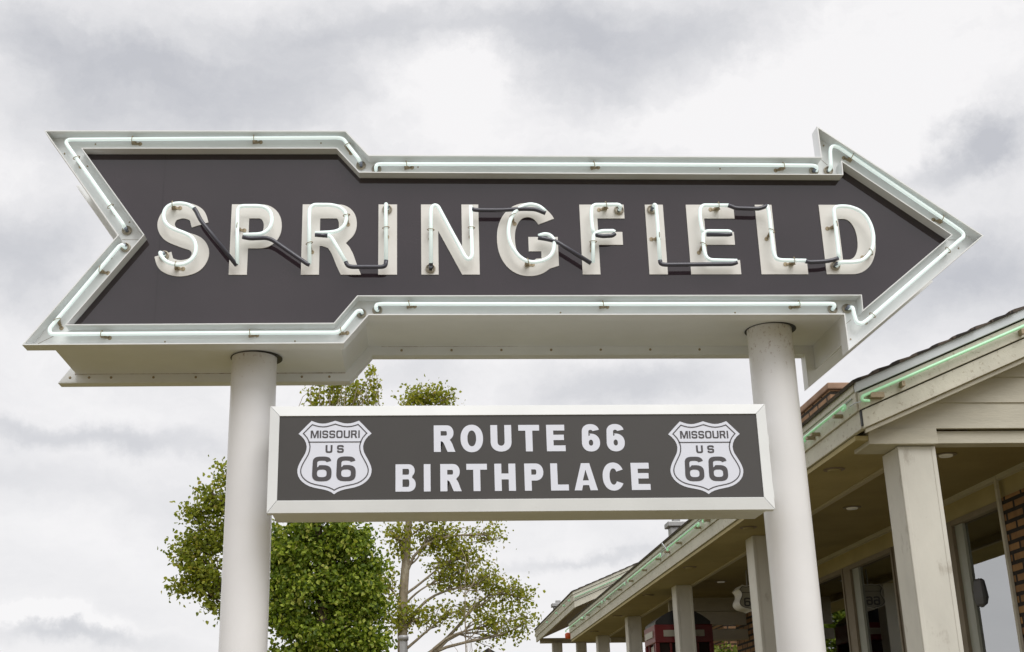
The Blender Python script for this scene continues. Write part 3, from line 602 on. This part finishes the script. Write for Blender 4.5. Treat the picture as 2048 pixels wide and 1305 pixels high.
# eave boards along the left side: drip edge, upper board (proud), lower board
vp(MB().box(EX-.012, EX+.02, Y0+.03, Y1, ET-.056, ET-.002).build('eave_drip_edge', M['fascia'], bld, bevel=.004))
vp(MB().box(EX-.001, EX+.03, Y0+.033, Y1, 3.912, ET-.057).build('eave_fascia', M['fascia'], bld, bevel=.004))
vp(MB().box(EX+.016, EX+.05, Y0+.045, Y1-.02, EB, 3.911).build('eave_lower_board', M['fascia'], bld, bevel=.004))
# rake boards on the gable front, plumb cut at the corner
def rake(z0, z1, y0, y1, name, m, x0=EX, x1=RIDGE, right=True):
    k = MB(); k.prism([(x0, z0), (x1, z0+(x1-x0)*SL), (x1, z1+(x1-x0)*SL), (x0, z1)], y0, y1)
    if right: k.prism([(x1+.001, z0+(x1-x0)*SL), (2*x1-x0, z0), (2*x1-x0, z1), (x1+.001, z1+(x1-x0)*SL)], y0, y1)
    return vp(k.build(name, m, bld, bevel=.004))
vp(MB().box(EX+.018, EX+.05, Y0+.02, Y0+.046, EB+.02, 4.03).build('corner_gap_dark', M['hole'], bld))  # black box fills the open corner joint, standing for the shade inside
rake(ET-.072, ET-.002, Y0-.022, Y0+.01, 'rake_drip_edge', M['drip'], EX-.012)
rake(3.915, ET-.073, Y0, Y0+.032, 'rake_fascia', M['fascia'], EX+.012)
rake(EB, 3.913, Y0+.018, Y0+.05, 'rake_lower_board', M['fascia'], EX+.028)
rake(EB-.028, EB+.004, Y0+.051, Y0+.075, 'rake_batten', M['beige'], EX+.05)
# rake soffit behind the boards
k = MB(); k.prism([(EX+.05, EB+.01), (RIDGE, EB+.01+(RIDGE-EX-.05)*SL), (RIDGE, EB+.03+(RIDGE-EX-.05)*SL), (EX+.05, EB+.03)], Y0+.052, Y0+.30)
vp(k.build('rake_soffit', M['soffit'], bld))
# gable wall of horizontal lap boards above the porch opening
k = MB(); z = 3.832; hts = [.196, .197, .20, .2, .2, .2, .2, .2, .2, .2]
GY = Y0+.25
for i, h in enumerate(hts):
    x = EX+.06+max(0, (z-EB-.03)/SL); x2_ = EX+.06+max(0, (z+h-EB-.03)/SL)
    if x2_ < RIDGE: k.add([(x, GY-.014, z), (2*RIDGE-x, GY-.014, z), (2*RIDGE-x2_, GY, z+h+.004), (x2_, GY, z+h+.004), (x, GY+.02, z), (2*RIDGE-x, GY+.02, z), (2*RIDGE-x2_, GY+.02, z+h+.004), (x2_, GY+.02, z+h+.004)], [(0, 1, 2, 3), (7, 6, 5, 4), (0, 4, 5, 1), (1, 5, 6, 2), (2, 6, 7, 3), (3, 7, 4, 0)])
    z += h
vp(k.build('gable_siding', M['beige'], bld))
vp(MB().box(EX+.13, 3.872, GY-.03, GY+.30, 3.712, 3.829).build('corner_beam', M['beige'], bld, bevel=.004))
vp(MB().box(3.874, 2*RIDGE-3.9, GY+.03, GY+.16, 3.728, 3.822).build('front_header', M['beige'], bld, bevel=.004))
# soffit, beam edge, ceiling
vp(MB().box(EX+.034, CX, GY-.02, Y1-.03, 3.742, 3.777).build('soffit', M['soffit'], bld))
vp(MB().box(CX-.045, CX+.004, Y0+.56, Y1-.05, 3.722, 3.741).build('soffit_lit_edge', M['siding'], bld))  # paler strip paints the lit edge of the soffit, no separate board
vp(MB().box(CX-.01, CX+.01, Y0+.56, Y1-.05, 3.752, 3.83).build('ceiling_step', M['soffit'], bld))
vp(MB().box(CX+.011, WX+.02, Y0+.42, Y1-.05, 3.812, 3.83).build('ceiling', M['ceil'], bld))
vp(MB().box(WX-.05, WX, 8.9, 19.5, 3.772, 3.811).build('wall_crown', M['beige'], bld))
vp(MB().box(CX+.2, 2*RIDGE-3.6, Y1-.14, Y1-.06, 3.72, 3.81).build('rear_header', M['beige'], bld))
# columns: boxed posts with corner boards
COLS = [(3.585, 3.865, 8.87, 9.20)]+[(3.588, 3.813, y, y+.30) for y in (13.0, 17.0, 20.95, 24.4)]
for i, (x0, x1, y0, y1) in enumerate(COLS):
    k = MB(); top = 3.707 if i == 0 else 3.741
    k.box(x0+.004, x1-.004, y0+.004, y1-.004, FLZ, top)
    for xx in (x0, x1-.032):
        k.box(xx, xx+.032, y0, y0+.02, FLZ+.14, top-.001)
    k.box(x0-.001, x0+.015, y0+.021, y0+.05, FLZ+.14, top-.001)
    k.box(x0-.03, x1+.03, y0-.03, y1+.03, FLZ, FLZ+.14)
    vp(k.build('column', M['colpaint'], bld, bevel=.004))
# wall with three windows; piers of brick and frieze above
def wbox(y0, y1, z0, z1, name, m, x0=WX, x1=WX+.2): return vp(MB().box(x0, x1, y0, y1, z0, z1).build(name, m, bld))
HZ = 3.615
wbox(8.9, 19.6, HZ+.002, 3.812, 'frieze', M['soffit'])
wbox(8.9, 10.40, FLZ, HZ, 'brick_wall', M['brick'], WX-.03)
wbox(11.62, 13.03, FLZ, HZ, 'wall_panel', M['frame'], WX-.001)
wbox(14.47, 14.62, FLZ, HZ, 'wall_panel', M['frame'])
wbox(17.5, 19.66, FLZ, HZ, 'brick_wall', M['brick'], WX-.03, WX+.25)
wbox(10.44, 17.49, FLZ, FLZ+.5, 'wall_base', M['brick'])
vp(MB().box(WX-.055, WX-.031, 10.405, 10.445, FLZ, 3.80).build('conduit', M['beige'], bld))
def window(ya, yb, za=FLZ+.5, left=.17, light=True):
    k = MB(); x0, x1 = WX-.012, WX+.09
    k.box(x0, x1, ya, ya+.04, za, HZ); k.box(x0, x1, yb-.09, yb, za, HZ); k.box(x0, x1, ya+.041, yb-.091, HZ-.05, HZ); k.box(x0, x1, ya+.041, yb-.091, za, za+.06)
    w = vp(k.build('window', M['frame'], bld, bevel=.003))
    if light: o = MB().box(WX+.02, WX+.08, yb-.091-left, yb-.092, za+.061, HZ-.051).build('sash', M['framelight'], w); o.data.transform(inv3)
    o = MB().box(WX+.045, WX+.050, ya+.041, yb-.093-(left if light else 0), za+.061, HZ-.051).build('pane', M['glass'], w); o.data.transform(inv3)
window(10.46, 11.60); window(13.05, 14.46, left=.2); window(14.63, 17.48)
vp(MB().box(WX+.07, WX+.075, 13.45, 13.95, 2.3, 2.663).build('window_card', M['vinyl'], bld))
vp(MB().box(WX+.201, 2*RIDGE-3.5, 8.91, 8.995, FLZ, 3.70).build('brick_wall', M['brickx'], bld))
# room behind the glass
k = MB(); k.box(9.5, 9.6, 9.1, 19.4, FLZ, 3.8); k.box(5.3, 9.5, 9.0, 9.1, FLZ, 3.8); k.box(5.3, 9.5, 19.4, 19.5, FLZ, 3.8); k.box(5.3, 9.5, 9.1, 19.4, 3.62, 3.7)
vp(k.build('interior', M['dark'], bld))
# end wall board header crossing the porch
k = MB()
for i in range(2): k.box(CX+.05, 5.04, 19.0-.012*i, 19.06, 3.40+.2*i-.22*0, 3.595+.2*i)
k.box(CX+.05, 5.04, 18.96, 19.06, 3.18, 3.33)
vp(k.build('porch_header', M['beige'], bld))
# downlights and soffit vents
def can(x, y, z, name, m):
    o = vp(MB().lathe([(.085, -.006), (.085, 0), (.06, .001)], (x, y, z), 'Z', 24).build(name, M['frame'] if m else M['soffit2'], bld))
    q = MB().lathe([(.05, -.018), (.055, -.007)], (x, y, z), 'Z', 20).build('lens', m or M['soffit'], o); q.data.transform(inv3)
for y in (9.6, 11.83, 14.5, 17.2): can(4.26, y, 3.811, 'downlight', M['lens'])
for y in (9.8, 12.5, 15.3, 18.1, 20.9, 23.6): can(3.42, y, 3.741, 'soffit_vent', None)
# green tubes along the eave and the rake
def gtube(pts, m, parent, xf, r_=.011):
    return xf(MB().tube(fillet(pts, .03), r_, 8).build('green_neon_tube', m, parent, smooth=True))
NX = EX-.055
for a, b, m, hook in ((8.72, 9.75, M['green'], 1), (9.86, 13.4, M['green'], 0), (13.6, 15.38, M['green'], 0), (15.8, 18.3, M['green'], 1), (18.6, 20.6, M['greenoff'], 0), (20.9, 23.1, M['greenoff'], 1), (23.4, 26.0, M['green'], 0)):
    pts = [(NX, a+.06, 3.955), (NX, a, 3.955), (NX, a, 3.982), (NX, b, 3.982), (NX, b, 3.955), (NX, b-.05, 3.955)]
    gtube(pts, m, bld, vp)
xs = 3.245
def rk(x, up=0): return (x, Y0-.045, 3.997+(x-3.241)*.4188+up)
gtube([rk(3.30, -.055), rk(3.245, -.03), rk(3.25, 0), rk(8.0, 0)], M['green'], bld, vp)
k = MB()
for y in (8.95, 9.5, 9.62, 9.95, 11.2, 12.4, 13.3, 13.75, 14.8, 15.5, 16.1, 17.1, 18.2, 19.2, 20.4, 21.5, 22.8, 23.6, 24.8): 
    o = vp(MB().box(NX-.012, EX+.001, y-.022, y+.022, 3.945, 3.966).build('tube_clip', M['clip'], bld))
for x in (3.36, 3.56, 4.5, 5.4):
    q = rk(x); o = vp(MB().box(x-.05 if x < 3.4 else x-.012, x+.05 if x < 3.4 else x+.012, Y0-.055, Y0+.001, q[2]-.055, q[2]-.018).build('tube_clip', M['clip'], bld))
wire = [(NX+.03, 8.70, 3.965), (NX+.02, 8.62, 3.955), (NX+.02, Y0-.02, 3.955), (3.24, Y0-.04, 3.962)]
vp(MB().tube(fillet(wire, .03), .005, 6).build('wire', M['drip'], bld, smooth=True))
w2 = [(EX-.008, 8.7, 4.02), (EX-.01, 12, 4.035), (EX-.01, 16, 4.03), (EX-.012, 20, 4.0), (EX-.01, 25.6, 4.01)]
vp(MB().tube(w2, .005, 6).build('wire', M['drip'], bld, smooth=True))
lw = [(NX, 15.38, 3.96), (NX-.03, 15.5, 4.06), (NX-.01, 15.62, 4.07), (NX, 15.75, 3.95), (NX-.02, 15.6, 3.92), (NX-.01, 15.45, 3.93)]
vp(MB().tube(catmull(lw, 5), .006, 6).build('wire', M['drip'], bld, smooth=True))
k = MB().lathe([(.05, -.09), (.065, -.08), (.07, .0), (.05, .02), (.02, .03)], (NX+.05, 26.0, 3.91), 'Z', 14)
vp(k.build('marker_lamp', M['orange'], bld, smooth=True))
# chimney behind the roof edge and a vent
k = MB().box(4.25, 5.6, 12.04, 14.4, 4.4, 5.045)
vp(k.build('chimney', M['brickc'], bld))
ch = MB().box(4.22, 5.63, 12.0, 14.44, 5.046, 5.115).build('chimney_cap', M['caps'], bld, bevel=.012); vp(ch)
def vent(x, y, z, parent, xf, s=1):
    k = MB().box(x-.10*s, x+.10*s, y-.10*s, y+.10*s, z-.15*s, z+.10*s); k.box(x-.14*s, x+.14*s, y-.14*s, y+.14*s, z+.101*s, z+.17*s); k.box(x-.05*s, x+.05*s, y-.05*s, y+.05*s, z+.171*s, z+.24*s)
    return xf(k.build('roof_vent', M['galv'], parent, bevel=.01))
vent(3.68, 17.1, 4.43, bld, vp)

# ------------------------------------------------------------------ the second building further back
b2d = thing('rear_porch_building', 'second beige gabled building further back, higher eave with pale green tube', 'building', loc=(6, 29, 0))
inv4 = Matrix.Translation((-6, -29, 0))
def v2(o): o.data.transform(inv4); return o
Y2, Y3, X2, B2, T2, R2 = 28.0, 36.9, 3.622, 4.66, 5.008, 8.8
roof(Y2, Y3, X2, T2, R2, .41, 'roof', b2d, v2, .008)
MID2 = 4.80
v2(MB().box(X2-.012, X2+.03, Y2+.03, Y3, T2-.06, T2-.002).build('eave_drip_edge', M['fascia'], b2d))
v2(MB().box(X2, X2+.04, Y2+.034, Y3, MID2, T2-.061).build('eave_fascia', M['fascia'], b2d))
v2(MB().box(X2+.02, X2+.06, Y2+.05, Y3, B2, MID2-.002).build('eave_lower_board', M['fascia'], b2d))
def rake2(z0, z1, y0, y1, name, m, x0):
    k = MB(); s_ = .41; k.prism([(x0, z0), (R2, z0+(R2-x0)*s_), (R2, z1+(R2-x0)*s_), (x0, z1)], y0, y1); k.prism([(R2+.001, z0+(R2-x0)*s_), (2*R2-x0, z0), (2*R2-x0, z1), (R2+.001, z1+(R2-x0)*s_)], y0, y1)
    v2(k.build(name, m, b2d))
rake2(T2-.07, T2-.002, Y2-.02, Y2+.02, 'rake_drip_edge', M['fascia'], X2-.012); rake2(MID2, T2-.071, Y2, Y2+.032, 'rake_fascia', M['fascia'], X2); rake2(B2, MID2-.002, Y2+.02, Y2+.05, 'rake_lower_board', M['fascia'], X2+.02)
v2(MB().prism([(X2+.06, B2+.05), (R2, B2+.05+(R2-X2)*.41), (2*R2-X2, B2+.05), (2*R2-X2, B2+.07), (R2, B2+.07+(R2-X2)*.41), (X2+.06, B2+.07)], Y2+.06, Y3-.05).build('soffit', M['soffit2'], b2d))
v2(MB().box(X2+.1, 2*R2-X2, Y3-.4, Y3-.25, B2-.06, B2+.08).build('rear_header', M['beige'], b2d))
for x, y in ((4.06, Y3-.55), (4.75, Y3-.55), (12, Y3-.55), (12, Y2+.5)): v2(MB().box(x, x+.27, y, y+.3, 0, B2-.062).build('column', M['colpaint'], b2d, bevel=.005))
v2(MB().box(7.4, 12.6, Y2+2, Y3-1, 0, B2+.3).build('wall', M['brickx'], b2d))
gtube([(X2+.02, Y2-.04, 4.87), (R2-.5, Y2-.04, 4.87+(R2-.5-X2)*.41)], M['greenoff'], b2d, v2)
for y in (28.6, 29.6, 31.2, 33.4): v2(MB().box(X2-.05, X2, y-.04, y+.04, 4.86, 4.90).build('tube_clip', M['greenoff'], b2d))
vent(4.12, 35.2, 5.33, b2d, v2, 1.3)

# ------------------------------------------------------------------ things on the porch
booth = thing('phone_booth', 'red telephone booth with black domed top standing on the porch behind the columns', 'phone booth', loc=(PY(1311, 1290, 17.4).x+.40, 17.8, FLZ))
BW = .40
def bo(o): o.data.transform(Matrix.Translation((0, 0, 0))); return o
k = MB(); k.box(-BW, BW, -BW, BW, 0, .12)
for sx in (-1, 1):
    for sy in (-1, 1): k.box(sx*BW-.06 if sx > 0 else -BW, BW if sx > 0 else -BW+.06, BW-.06 if sy > 0 else -BW, BW if sy > 0 else -BW+.06, .12, 2.12)
k.box(-BW+.001, BW-.001, -BW+.001, BW-.001, 2.121, 2.36)
k.build('frame', M['red'], booth, bevel=.008)
k = MB()
for i in range(9): k.box(-BW+.061, BW-.061, -BW+.02, -BW+.04, .35+i*.2, .37+i*.2); k.box(-BW+.02, -BW+.04, -BW+.061, BW-.061, .35+i*.2, .37+i*.2)
for x in (-.2, .17): k.box(x, x+.03, -BW+.018, -BW+.042, .12, 2.12); k.box(-BW+.018, -BW+.042, x, x+.03, .12, 2.12)
k.build('glazing_bars', M['red'], booth)
MB().box(-BW+.05, BW-.05, -BW+.05, BW-.05, .13, 2.12).build('glazing', M['dark'], booth)
MB().box(-BW+.044, -BW+.049, -BW+.07, BW-.07, .36, 2.1).build('side_glazing', M['opal'], booth)
for y0_, y1_, x0_, x1_ in ((-BW-.012, -BW, -.28, .28), (-.28, .28, -BW-.012, -BW)): MB().box(x0_, x1_, y0_, y1_, 2.20, 2.285).build('sign_panel', M['opal'], booth)
k = MB(); pts = []
prof = [(-BW+.02, 2.361)]+[(x, 2.40+.17*(1-(x/(BW-.02))**2)) for x in [(-1+i/8)*(BW-.02) for i in range(17)]]+[(BW-.02, 2.361)]
k.prism(prof, -BW+.02, BW-.02); k.build('domed_top', M['blackroof'], booth)
hs = thing('hanging_shield_sign', 'white shield shaped box sign hung under the porch ceiling beside a column', 'sign', loc=(4.335, 16.14, 3.61))
sc = .325/567
pol = [(u*sc*1.0, -v*sc) for u, v in HALF[:-1]]+[(-u*sc, -v*sc) for u, v in HALF[::-1][:-1]]; pol = pol[::-1]
cab = link('cabinet', outlines([pol, offset(pol, 14*sc)], -.14, .34), M['letter'], hs)
link('face', outlines([offset(pol, 14.2*sc)], -.12, .02), M['opal'], hs)
link('shield_border', outlines([offset(pol, 22*sc), offset(pol, 32*sc)], -.122, .0015), M['ink'], hs)
link('shield_bar', outlines([[(-200*sc, -172*sc), (200*sc, -172*sc), (200*sc, -160*sc), (-200*sc, -160*sc)]], -.122, .0015), M['ink'], hs)
for x in (-168, -2): link('digit', outlines(glyph('6', 150*sc, 190*sc, 38*sc, 3), -.122, .0015, x*sc+3*sc, -468*sc), M['ink'], hs)
MB().tube([(0, 0, -.01), (0, 0, .21)], .012, 8).build('hanger', M['galv'], hs)
lp = PX(1962, 1190, WX+.047)
lamp = thing('wall_lantern', 'dark grey faceted lantern beside the window frame right of the nearest column', 'lamp', loc=tuple(lp))
MB().lathe([(.05, .14), (.085, .12), (.105, .02), (.112, -.03), (.085, -.085), (.02, -.11)], (0, 0, 0), 'Z', 6).build('lamp_shade', M['shade'], lamp).scale = (.5, 1, 1)
MB().box(-.02, -.003, .05, .33, .02, .05).build('wall_plate', M['shade'], lamp)
for px, py in ((1984, 1198), (2028, 1176), (2002, 1238), (2036, 1232)):
    o = tag(MB().lathe([(.09, -.01), (.09, .0)], (0, 0, 0), 'Z', 16).build('ceiling_lamp', M['lampglow']), 'small lit round lamp on the dark ceiling behind the window glass', 'lamp', 'lit lamps inside the building'); o.location = PZ(px, py, 3.61)

# ------------------------------------------------------------------ post and far house
post = thing('pipe_post', 'grey steel pipe post with a round cap in front of the trees', 'post', loc=(PY(807, 1290, 15).x, 15, 0))
zc = PY(807, 1271, 15).z
MB().lathe([(.044, 0), (.044, zc-.06)], (0, 0, 0), 'Z', 20).build('pipe', M['galv'], post, smooth=True).modifiers.new('e', 'EDGE_SPLIT')
MB().lathe([(.058, zc-.06), (.060, zc-.02), (.054, zc-.004), (.03, zc)], (0, 0, 0), 'Z', 20).build('cap', M['galv'], post, smooth=True)
hx = PY(976, 1297, 60); house = thing('far_house', 'distant cream house with only its gable peak showing above the bottom edge', 'house', loc=(hx.x, 60, 0))
hz = hx.z
MB().prism([(-3, 0), (3, 0), (3, hz-2.0), (0, hz-.25), (-3, hz-2.0)], 0, 8).build('wall', M['siding'], house)
MB().prism([(-3.3, hz-2.15), (0, hz-.2), (3.3, hz-2.15), (3.3, hz-2.0), (0, hz), (-3.3, hz-2.0)], -.3, 8.3).build('roof', M['shingle'], house)

# ------------------------------------------------------------------ trees
rng = np.random.default_rng(11)
def leaves_mesh(name, C, size, m, parent, droop=.4):
    n = len(C); a = rng.normal(size=(n, 3)); a[:, 2] -= droop; a /= np.linalg.norm(a, axis=1)[:, None]
    b = rng.normal(size=(n, 3)); b -= a*(a*b).sum(1)[:, None]; b /= np.linalg.norm(b, axis=1)[:, None]
    c = np.cross(a, b); L = size*rng.uniform(.6, 1.25, n)[:, None]; W = L*.42
    v = np.empty((n, 6, 3))
    v[:, 0] = C; v[:, 1] = C+a*L*.35+b*W+c*W*.25; v[:, 2] = C+a*L*.75+b*W*.6+c*W*.15; v[:, 3] = C+a*L-c*L*.12; v[:, 4] = C+a*L*.7-b*W*.65+c*W*.15; v[:, 5] = C+a*L*.32-b*W+c*W*.25
    v = v.reshape(-1, 3); i = np.arange(n)[:, None]*6
    fs = np.concatenate([i+np.array([[0, 1, 2, 3]]), i+np.array([[0, 3, 4, 5]])], 1).reshape(-1, 4)
    me = bpy.data.meshes.new(name); me.from_pydata(v.tolist(), [], fs.tolist()); me.update()
    return link(name, me, m, parent)
def curve_pts(a, b, n, wob, sag=0):
    a, b = np.array(a), np.array(b); L = np.linalg.norm(b-a); o = []
    w = rng.normal(size=3)*wob*L; w2 = rng.normal(size=3)*wob*L*.5
    for i in range(n+1):
        t = i/n; o.append(a+(b-a)*t+w*math.sin(math.pi*t)+w2*math.sin(2*math.pi*t)+np.array([0, 0, sag*L*math.sin(math.pi*t)]))
    return o
def tree(name, label, group, base, trunk, blobs, Y, leafm, barkm, leaf=.11, per=34, spread=.30, cdens=1.0, tr=.2, up=False, sag=.10):
    """trunk: list of world points; blobs: (px, py, rx, ry, clumps) measured at depth Y"""
    root = thing(name, label, 'tree', group, loc=base)
    sh = np.array(base); bm_ = MB(); T = [np.array(p)-sh for p in trunk]; nT = len(T)
    tp = catmull([tuple(p) for p in T], 6); rr = [tr*(1-.82*i/(len(tp)-1)) for i in range(len(tp))]
    bm_.tube(tp, rr, 10)
    Tn = np.array([tuple(p) for p in tp]); twg = MB(); LV = []
    ppm = F/Y; K = Y/26; leaf *= K; spread *= K
    for bx, by, rx, ry, nc in blobs:
        c = np.array(PY(bx, by, Y))-sh; rxm, rym = rx/ppm, ry/ppm; dep = (rxm+rym)/2*.9
        # limb from the trunk to the clump centre
        lo = [i for i in range(len(Tn)) if Tn[i][2] < c[2]-.15*abs(c[0]-Tn[i][0])-.2] or [0]
        j = lo[-1] if np.linalg.norm(c[:2]-Tn[lo[-1]][:2]) < .5 else min(lo, key=lambda i: abs(np.linalg.norm(c-Tn[i])-1.1*np.linalg.norm(c[:2]-Tn[i][:2])-.2))
        limb = curve_pts(Tn[j], c, 10, .06, sag); r0 = max(.02, min(rr[j]*.42, .012+.0075*np.linalg.norm(c-Tn[j])))*K
        bm_.tube(limb, [r0*(1-.75*i/10) for i in range(11)], 7)
        for q in range(int(nc*cdens)):
            u = rng.normal(size=3); u /= np.linalg.norm(u); u *= rng.uniform(.15, 1)**.45
            e = c+u*np.array([rxm, dep, rym]); s0 = limb[rng.integers(5, 11)]
            if up: s0 = e+np.array([rng.uniform(-.25, .25), rng.uniform(-.25, .25), -rng.uniform(.8, 1.5)])*K; e = e+np.array([0, 0, .3])*K
            tw_ = curve_pts(s0, e, 5, .09, .06)
            twg.tube(tw_, [w_*K for w_ in (.016, .013, .011, .009, .007, .004)], 4, cap=False)
            m_ = int(per*rng.uniform(.5, 1.4)); t = rng.uniform(.45, 1.05, m_)[:, None]
            LV.append(np.array(s0)*(1-t)+e*t+rng.normal(size=(m_, 3))*spread*.5*np.array([1, 1, .8]))
    bm_.build('trunk', barkm, root, smooth=True); twg.build('branches', barkm, root)
    leaves_mesh('crown', np.concatenate(LV), leaf, leafm, root)
    return root
G = 'trees behind the sign'
def W(px, py, Y): return tuple(PY(px, py, Y))
TY = 40.0
tx = PY(808, 1290, TY).x
tree('sycamore_tree', 'loose pale green tree with a visible grey trunk rising right of the dense tree', G, (tx, TY, 0),
     [(tx, TY, 0), (tx, TY, 2.5), W(805, 1240, TY), W(812, 1120, TY), W(818, 1040, TY), W(826, 960, TY), W(840, 870, TY), W(852, 800, TY)],
     [(830, 795, 26, 28, 16), (862, 790, 22, 26, 14), (893, 800, 18, 24, 9), (850, 860, 50, 40, 14), (800, 930, 70, 50, 18), (880, 950, 70, 50, 18),
      (790, 1080, 45, 45, 20), (770, 1170, 40, 50, 14), (880, 1075, 60, 40, 28), (935, 1110, 50, 35, 24), (985, 1070, 32, 28, 9), (905, 1150, 50, 35, 18), (980, 1160, 50, 35, 22), (1035, 1195, 38, 38, 17), (1010, 1240, 45, 26, 12), (950, 1210, 50, 32, 10),
      (895, 1230, 45, 30, 9), (1055, 1235, 26, 30, 9), (830, 1230, 45, 40, 14), (1000, 1280, 40, 18, 5), (780, 1240, 40, 40, 10), (890, 1020, 60, 35, 16)],
     TY, M['leaf_syc'], M['bark'], .072, 34, .27, .95, .20)
DY = 36.0; dx_ = PY(640, 1290, DY).x
tree('maple_tree', 'dense dark green tree filling the gap under the board beside the left pole', G, (dx_, DY, 0),
     [(dx_, DY, 0), (dx_, DY, 2.2), W(645, 1220, DY), W(640, 1120, DY), W(632, 1010, DY), W(625, 930, DY)],
     [(590, 1090, 70, 60, 44), (680, 1085, 70, 55, 44), (730, 1140, 45, 60, 26), (620, 1170, 80, 60, 50), (700, 1200, 65, 60, 40), (570, 1230, 60, 60, 36), (640, 1270, 80, 60, 48), (720, 1280, 55, 50, 24), (560, 1150, 50, 60, 26), (640, 1000, 80, 60, 30), (600, 1330, 80, 50, 20), (700, 1340, 60, 50, 14), (755, 1220, 25, 50, 8)],
     DY, M['leaf_dense'], M['bark2'], .092, 165, .26, .52, .3)
LY_ = 42.0; lx = PY(520, 1290, LY_).x
tree('broadleaf_tree', 'mid green broad leaved tree showing left of the left pole', G, (lx, LY_, 0),
     [(lx, LY_, 0), (lx, LY_, 2.4), W(515, 1230, LY_), W(505, 1130, LY_), W(490, 1040, LY_), W(470, 960, LY_)],
     [(448, 945, 18, 40, 8), (430, 1000, 34, 36, 22), (395, 1030, 34, 26, 14), (415, 1070, 45, 40, 30), (375, 1100, 34, 30, 15), (390, 1140, 48, 34, 26), (365, 1165, 28, 24, 9), (415, 1170, 40, 30, 20), (425, 1220, 20, 34, 9), (480, 1060, 50, 70, 24), (490, 1160, 50, 60, 20), (540, 1080, 50, 70, 16)],
     LY_, M['leaf_left'], M['bark2'], .088, 46, .26, .66, .24)
UY = 46.0; ux = PY(690, 1290, UY).x
tree('upright_tree', 'yellow green tree of upright twigs whose top shows between arrow and board', G, (ux, UY, 0),
     [(ux, UY, 0), (ux, UY, 3), W(690, 1150, UY), W(688, 1000, UY), W(690, 900, UY), W(692, 830, UY)],
     [(620, 805, 16, 12, 5), (650, 790, 22, 30, 10), (690, 785, 30, 40, 16), (722, 775, 20, 45, 12), (748, 790, 16, 30, 7), (742, 750, 8, 16, 2), (680, 860, 60, 40, 16), (640, 900, 60, 40, 12), (730, 900, 50, 50, 12)],
     UY, M['leaf_syc'], M['bark'], .078, 40, .13, .85, .3, up=True, sag=-.04)
SY = 24.0; sx = PY(932, 1300, SY).x
sap = thing('bare_sapling', 'thin leafless sapling in front of the loose pale green tree', 'tree', loc=(sx, SY, 0))
s = MB(); top = np.array(PY(930, 1150, SY))-np.array((sx, SY, 0)); bs = np.array((0, 0, 0.))
cp = curve_pts(bs, top, 12, .01); s.tube(cp, [.03*(1-.8*i/12) for i in range(13)], 6)
for i in range(7, 13):
    for q in range(3):
        a = cp[i]; e = a+np.array([rng.uniform(-.4, .4), rng.uniform(-.3, .3), rng.uniform(.3, .8)]); s.tube(curve_pts(a, e, 4, .06), [.009, .008, .006, .005, .003], 4)
s.build('trunk', M['bark'], sap)
SHY = 25.5; c0 = PY(1452, 1305, SHY)
shx, shz = c0.x+0.3, c0.z
shr = thing('shrub', 'bright yellow green shrub seen past the porch behind the red phone booth', 'shrub', loc=(shx, SHY+2.5, 0))
k = MB()
for i in range(12): k.tube(curve_pts((0, 0, 0), (rng.uniform(-.9, .9), rng.uniform(-.6, .6), shz-.3), 6, .05), [.04, .03, .025, .02, .015, .01, .008], 5)
k.build('stems', M['bark2'], shr)
C = rng.normal(size=(5200, 3)); C /= np.linalg.norm(C, axis=1)[:, None]; C *= rng.uniform(.3, 1, 5200)[:, None]**.4; C = C*np.array([1.3, .9, 1.1])+np.array([0, 0, shz-.75])+rng.normal(size=(5200, 3))*.08
leaves_mesh('foliage', C, .11, M['leaf_bush'], shr)
